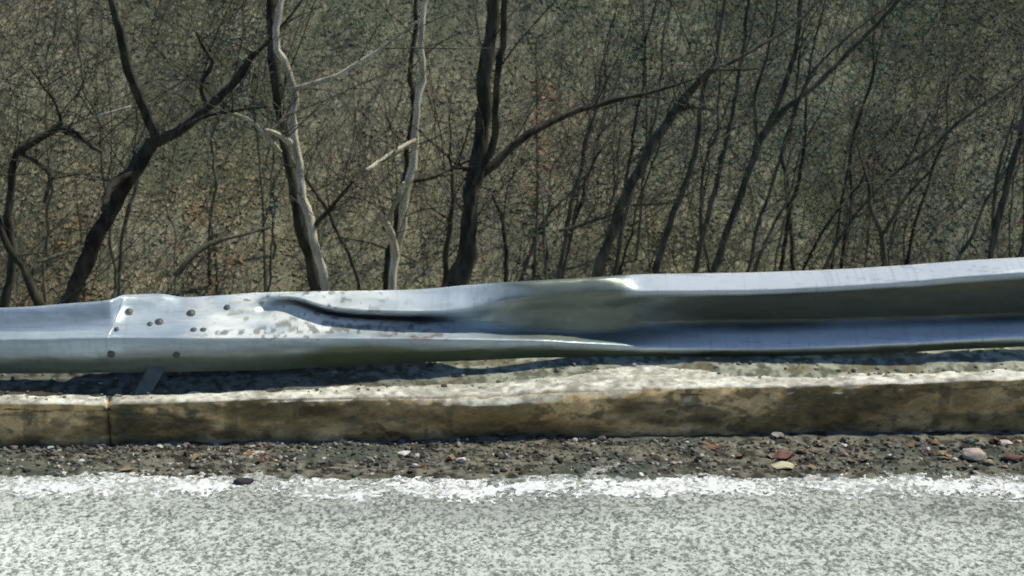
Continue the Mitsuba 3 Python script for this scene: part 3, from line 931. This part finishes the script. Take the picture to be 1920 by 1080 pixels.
B = lambda p, **k: dict(p=p, **k)
tree('tree', 'dark leaning tree at the left, forked into a straight stem and a long right limb', 'tree', 8.9,
     [(128, 562, 34), (160, 495, 31), (195, 420, 30), (225, 365, 28), (262, 300, 30), (287, 266, 26)],
     [B([(290, 262, 20), (268, 200, 19), (247, 150, 18), (232, 100, 17), (220, 50, 15), (210, 0, 13)], up=2.0, d=-0.02),
      B([(278, 272, 24), (330, 248, 21), (385, 210, 18), (430, 165, 16), (462, 115, 13), (490, 90, 8)], up=0.8, d=0.0),
      B([(250, 318, 14), (215, 342, 18), (200, 365, 14), (195, 395, 9)], d=-0.05),
      B([(385, 212, 10), (375, 160, 9), (400, 120, 8), (378, 85, 7), (365, 60, 5)], d=0.05),
      B([(330, 246, 8), (380, 218, 7), (440, 208, 6), (500, 200, 4)], d=-0.1)],
     up=0.0, twigs=6, seed=101)
tree('tree', 'gnarled dark bush with a bent arching branch at the left edge of the picture', 'tree', 9.8,
     [(12, 540, 16), (22, 470, 15), (18, 400, 17), (22, 330, 14), (40, 285, 14), (75, 258, 15), (112, 238, 14)],
     [B([(112, 238, 12), (140, 250, 12), (165, 272, 10), (190, 285, 6)]),
      B([(112, 238, 8), (105, 200, 6), (85, 165, 4), (60, 130, 3)]),
      B([(112, 240, 9), (165, 222, 6), (205, 212, 6), (245, 200, 5)], bark='bark_pale'),
      B([(40, 285, 9), (70, 300, 8), (95, 330, 8), (85, 380, 7)])],
     up=0.0, twigs=9, seed=102)
tree('sapling', 'thin dark stem leaning to the left, lowest at the left edge above the rail', 'sapling', 8.6,
     [(80, 572, 20), (52, 528, 16), (28, 480, 13), (5, 432, 11), (-20, 380, 9)], [], up=0.8, twigs=4, seed=103)
tree('tree', 'pale kinked tree with a thin branch rising to the right, left of the middle', 'tree', 8.7,
     [(609, 552, 16), (600, 495, 16), (588, 430, 16), (570, 365, 16), (557, 305, 14), (550, 265, 17), (552, 210, 13), (550, 165, 15), (535, 125, 13), (522, 98, 13), (521, 55, 12), (524, 0, 11)],
     [B([(550, 168, 11), (585, 158, 9), (630, 143, 8), (690, 106, 7), (740, 70, 6), (785, 40, 4)], d=-0.03),
      B([(546, 268, 13), (530, 256, 10), (510, 246, 8), (495, 243, 5)], d=-0.05),
      B([(525, 285, 8), (500, 255, 8), (470, 222, 7), (440, 212, 4)], d=0.02),
      B([(590, 424, 10), (610, 398, 9), (640, 362, 7), (660, 340, 4)], d=0.0, bark='bark_dark')],
     bark_key='bark_pale', up=2.4, twigs=8, seed=104)
tree('tree', 'added dark stem for the shaded left side of the pale kinked tree', 'tree', 9.05,
     [(596, 552, 28), (581, 470, 26), (563, 400, 24), (547, 330, 20), (533, 260, 17), (521, 200, 21), (513, 120, 19), (508, 0, 16)], [], up=2.2, twigs=8, seed=105)  # added stem: shaded side of the pale trunk as separate dark geometry
tree('tree', 'slender pale tree with a low fork and short left stub, above the folded rail', 'tree', 8.8,
     [(735, 550, 16), (739, 480, 16), (752, 420, 17), (768, 350, 18), (776, 300, 16), (785, 210, 13), (793, 120, 12), (797, 50, 11), (799, 0, 10)],
     [B([(738, 478, 17), (728, 440, 16), (720, 415, 14), (708, 398, 8)], d=-0.02),
      B([(728, 440, 12), (735, 400, 11), (748, 365, 10), (757, 342, 6)], d=-0.04),
      B([(778, 262, 7), (745, 280, 9), (715, 302, 9), (695, 318, 7)], d=-0.05),
      B([(772, 340, 7), (810, 335, 6), (850, 315, 5), (880, 300, 4)], d=0.05, bark='bark_dark')],
     bark_key='bark_pale', up=2.4, twigs=7, seed=106)
tree('sapling', 'added thin dark stem for the shaded left side of the slender pale tree', 'sapling', 9.0,
     [(722, 552, 14), (730, 470, 14), (742, 410, 13), (757, 345, 12), (766, 290, 11), (773, 200, 10), (777, 90, 9), (778, 0, 8)], [], up=1.2, twigs=5, seed=140)  # added stem standing for the unlit left of the slender trunk
ivy = tree('tree', 'tall dark tree in the middle with a long limb arching to the right', 'tree', 8.6,
     [(858, 545, 46), (874, 480, 38), (884, 420, 33), (889, 350, 32), (896, 280, 30), (906, 200, 28), (914, 100, 26), (922, 0, 24)],
     [B([(893, 330, 18), (925, 310, 17), (960, 275, 16), (1000, 247, 14), (1040, 225, 14), (1090, 205, 12), (1150, 188, 10), (1225, 172, 7)], up=0.4, d1=0.1),
      B([(893, 345, 13), (925, 260, 14), (932, 180, 13), (940, 90, 13), (950, 0, 12)], up=1.5, d=-0.05),
      B([(892, 325, 9), (860, 312, 8), (842, 318, 6), (830, 330, 4)])],
     up=2.2, twigs=7, seed=107)
tree('sapling', 'thin curved stem just right of the tall middle tree', 'sapling', 9.3,
     [(946, 545, 9), (950, 480, 9), (946, 430, 9), (936, 390, 8), (922, 365, 6)], [], up=0.0, twigs=3, seed=108)
tree('sapling', 'thin upright stem close to the left side of the tall middle tree', 'sapling', 8.9,
     [(828, 545, 10), (836, 480, 11), (845, 420, 10), (850, 370, 8), (846, 310, 6)], [], up=0.3, twigs=3, seed=128)
tree('tree', 'dark tree leaning strongly to the right, right of the middle', 'tree', 9.6,
     [(1118, 530, 20), (1140, 455, 19), (1160, 400, 18), (1190, 335, 18), (1222, 272, 19), (1255, 222, 16), (1290, 175, 14), (1330, 138, 11), (1380, 112, 8)],
     [B([(1160, 400, 7), (1120, 412, 7), (1080, 425, 7), (1050, 432, 5)]),
      B([(1190, 385, 6), (1230, 382, 6), (1260, 380, 4)]),
      B([(1262, 215, 7), (1300, 200, 7), (1345, 205, 4)]),
      B([(1300, 165, 7), (1330, 130, 7), (1380, 132, 5), (1420, 128, 4)])],
     up=1.0, twigs=10, seed=109)
tree('sapling', 'thin dark stem between the tall middle tree and the strongly leaning tree', 'sapling', 10.2,
     [(1045, 540, 10), (1060, 440, 10), (1075, 370, 9), (1092, 310, 8), (1110, 230, 7)], [B([(1075, 372, 4), (1100, 330, 4), (1128, 280, 4)])], up=0.6, twigs=6, seed=110)
tree('tree', 'dark slender tree leaning right, next to the right of the strongly leaning tree', 'tree', 9.7,
     [(1228, 530, 13), (1243, 460, 13), (1262, 400, 13), (1285, 345, 11), (1305, 280, 11), (1312, 200, 9), (1340, 110, 7), (1360, 0, 7)], [], up=1.2, twigs=10, seed=111)
clump = [
    ([(1300, 530, 10), (1318, 440, 10), (1340, 360, 10), (1362, 270, 9), (1380, 180, 8), (1395, 80, 8), (1402, 0, 7)], []),
    ([(1335, 530, 15), (1358, 450, 14), (1385, 385, 14), (1405, 320, 14), (1428, 258, 14), (1470, 205, 11), (1530, 160, 10), (1590, 100, 9), (1650, 40, 8)],
     [B([(1440, 238, 10), (1462, 190, 10), (1482, 130, 10), (1495, 60, 10), (1502, 0, 9)], up=1.0), B([(1425, 262, 8), (1412, 200, 7), (1430, 130, 6), (1450, 50, 5)], up=0.8)]),
    ([(1330, 530, 8), (1322, 450, 8), (1312, 390, 7), (1322, 310, 6), (1345, 240, 5), (1352, 150, 4)], []),
    ([(1395, 530, 7), (1420, 430, 7), (1452, 330, 6), (1482, 240, 6), (1520, 140, 5), (1600, 60, 4), (1660, 15, 4)], []),
]
names = ['upright dark stem at the left of the crowded clump of stems', 'thickest stem of the crowded clump, forking towards the upper right',
         'thin crooked stem at the foot of the crowded clump', 'thin stem at the right of the crowded clump, sweeping to the upper right']
for i, (tr, br) in enumerate(clump):
    tree('tree' if i == 1 else 'sapling', names[i], 'tree' if i == 1 else 'sapling', 9.9 + 0.25 * (i % 3), tr, br, up=1.2, twigs=12, seed=120 + i)
tree('sapling', 'forked dark stem standing low on the slope right of the crowded clump', 'sapling', 10.4,
     [(1662, 530, 12), (1660, 480, 12), (1655, 435, 11), (1638, 400, 9), (1625, 345, 7)], [B([(1655, 438, 8), (1680, 400, 7), (1715, 350, 6), (1745, 320, 5)])], up=0.4, twigs=7, seed=130)
tree('sapling', 'long thin branching stem sloping up to the right over the right part of the slope', 'sapling', 10.8,
     [(1640, 360, 6), (1690, 315, 8), (1730, 290, 8), (1790, 235, 7), (1850, 190, 6), (1900, 160, 5)], [B([(1690, 315, 5), (1722, 262, 4), (1745, 210, 3)])], up=0.5, twigs=8, seed=131)
tree('tree', 'dark straight stem near the right edge of the picture', 'tree', 9.5,
     [(1848, 525, 13), (1862, 455, 13), (1882, 375, 14), (1898, 310, 14), (1914, 250, 12), (1930, 150, 11), (1945, 0, 10)], [B([(1862, 440, 6), (1868, 340, 7), (1885, 270, 5), (1900, 220, 4)])], up=1.6, twigs=9, seed=132)
# thin background saplings nobody could tell apart
sr = np.random.default_rng(77)
for i in range(34):
    px = float(sr.uniform(-60, 1980)) if i < 18 else float(sr.uniform(960, 1960))
    y0 = float(sr.uniform(330, 520))
    lean = float(sr.normal() * 40 + (60 if px > 1000 else 10))
    h = float(sr.uniform(150, 420))
    w = float(sr.uniform(4.0, 8.5))
    path = [(px + lean * t + sr.normal() * 7, y0 - h * t, w * (1 - 0.6 * t)) for t in np.linspace(0, 1, 6)]
    tree('thin_sapling', 'thin bare sapling standing among the undergrowth of the far slope', 'sapling', float(sr.uniform(10.9, 12.6)), path, [], bark_key='bark_grey' if i % 3 else 'bark_dark',
         up=0.3, twigs=7, seed=200 + i, group='thin saplings on the far slope', sides=6)

# fallen branches lying on the slope
for lab, dep, path in [('crooked dead branch on the slope between the leaning tree and pale kinked tree', 11.0, [(322, 520, 11), (365, 478, 11), (410, 450, 10), (455, 440, 7), (510, 425, 5)]),
                       ('short dark dead branch on the slope near the left edge, by the thin stem', 11.2, [(70, 492, 6), (110, 478, 7), (150, 465, 6), (180, 448, 4)]),
                       ('thin grey dead branch lying on the slope right of the slender pale tree', 11.3, [(642, 445, 5), (690, 452, 6), (735, 470, 6), (790, 490, 4)])]:
    v, f, q = limb_mesh(path, dep, dep + 0.3, int(dep * 10), 6)
    key = numbered('fallen_branch')
    scene[key] = mikit.ply((v, f), 'bark_mid', smooth=True)
    labels[key] = {'label': lab, 'category': 'branch'}

# leafy shrubs
ir = np.random.default_rng(9)


def leaf_cloud(centers, spread, count, size, cols, r, twist=1.3):
    s = Soup()
    centers = np.asarray(centers)
    for _ in range(count):
        c = centers[int(r.integers(0, len(centers)))] + r.normal(size=3) * spread
        L = r.uniform(*size)
        v, f = leaf(L, L * r.uniform(0.45, 0.75), r, 0.8)
        v = rot(v, r.uniform(0, 6.28), r.uniform(-twist, twist))
        s.put(v + c, f, np.array(cols[int(r.integers(0, len(cols)))]) * r.uniform(0.6, 1.3))
    return s



def shrub(name, label, cat, px, py, depth, rx, rz, count, size, cols, seed, stem=True):
    key = thing(name, label, cat)
    r = np.random.default_rng(seed)
    c = at(px, py, depth)
    base = np.array([c[0] + r.normal() * 0.1, depth + 0.2, float(hill_z(c[0], depth + 0.2)) - 0.05])
    pts = smooth_path(np.array([base, base * 0.5 + c * 0.5 + [0.05, 0, 0.05], c + [0, 0, rz * 0.5]]), 24)
    st = Soup()
    st.put(*tube(pts, np.linspace(0.012, 0.004, 24), 6))
    cent = []
    for i in range(14):
        d = r.normal(size=3) * [rx, rx * 0.7, rz] * 0.6
        q = twig_path(pts[int(r.integers(8, 22))], d / np.linalg.norm(d), np.linalg.norm(d), r, 5, 0.2)
        st.put(*tube(q, np.linspace(0.004, 0.0015, 5), 4))
        cent += list(q[1:])
    add('stem', st.mesh(), 'bark_grey', True, parent=key)
    s = leaf_cloud(cent, 0.04, count, size, cols, r)
    fk = numbered(key + '__foliage')
    scene[fk] = mikit.ply(s.mesh(), 'vertex_matte', color=s.colors())
    labels[fk] = {'kind': 'stuff'}


shrub('evergreen_shrub', 'blue green evergreen shrub behind the pale kinked tree at the top', 'shrub', 455, 60, 11.6, 0.20, 0.34, 260, (0.02, 0.045), [(0.10, 0.16, 0.125), (0.085, 0.13, 0.10), (0.14, 0.19, 0.16)], 301)
shrub('evergreen_shrub', 'green leafy shrub at the top edge right of the middle', 'shrub', 1205, 15, 12.2, 0.20, 0.16, 220, (0.02, 0.045), [(0.085, 0.15, 0.09), (0.075, 0.12, 0.075)], 302)
shrub('leafy_bush', 'bush with a few dull pink red dead leaves right of the tall middle tree', 'bush', 1005, 100, 11.4, 0.12, 0.20, 90, (0.03, 0.06), [(0.36, 0.18, 0.15), (0.27, 0.13, 0.10), (0.30, 0.24, 0.2)], 303)
shrub('leafy_bush', 'small bush with rusty red leaves on the right part of the slope', 'bush', 1642, 285, 11.6, 0.08, 0.12, 44, (0.03, 0.05), [(0.24, 0.10, 0.08), (0.2, 0.11, 0.08)], 304)
shrub('leafy_bush', 'bush with red brown leaves at the top right corner', 'bush', 1912, 100, 11.2, 0.07, 0.16, 60, (0.03, 0.06), [(0.32, 0.15, 0.12), (0.24, 0.12, 0.1)], 305)
shrub('leafy_bush', 'bush with orange brown leaves behind the leaning tree at the left', 'bush', 140, 340, 11.6, 0.22, 0.16, 120, (0.03, 0.06), [(0.26, 0.16, 0.09), (0.22, 0.15, 0.09)], 306)
shrub('leafy_bush', 'bush with orange brown leaves between the leaning tree and the pale kinked tree', 'bush', 385, 385, 11.8, 0.24, 0.16, 130, (0.03, 0.06), [(0.25, 0.16, 0.095), (0.21, 0.145, 0.09)], 307)
shrub('evergreen_shrub', 'low dark green shrub just above the right end of the rail', 'shrub', 1740, 480, 10.4, 0.30, 0.10, 300, (0.03, 0.06), [(0.05, 0.075, 0.05), (0.04, 0.06, 0.045)], 308)
shrub('evergreen_shrub', 'dark green ferny shrub low on the slope right of the tall middle tree', 'shrub', 1010, 350, 11.2, 0.22, 0.14, 230, (0.025, 0.05), [(0.06, 0.09, 0.055), (0.05, 0.07, 0.045)], 309)
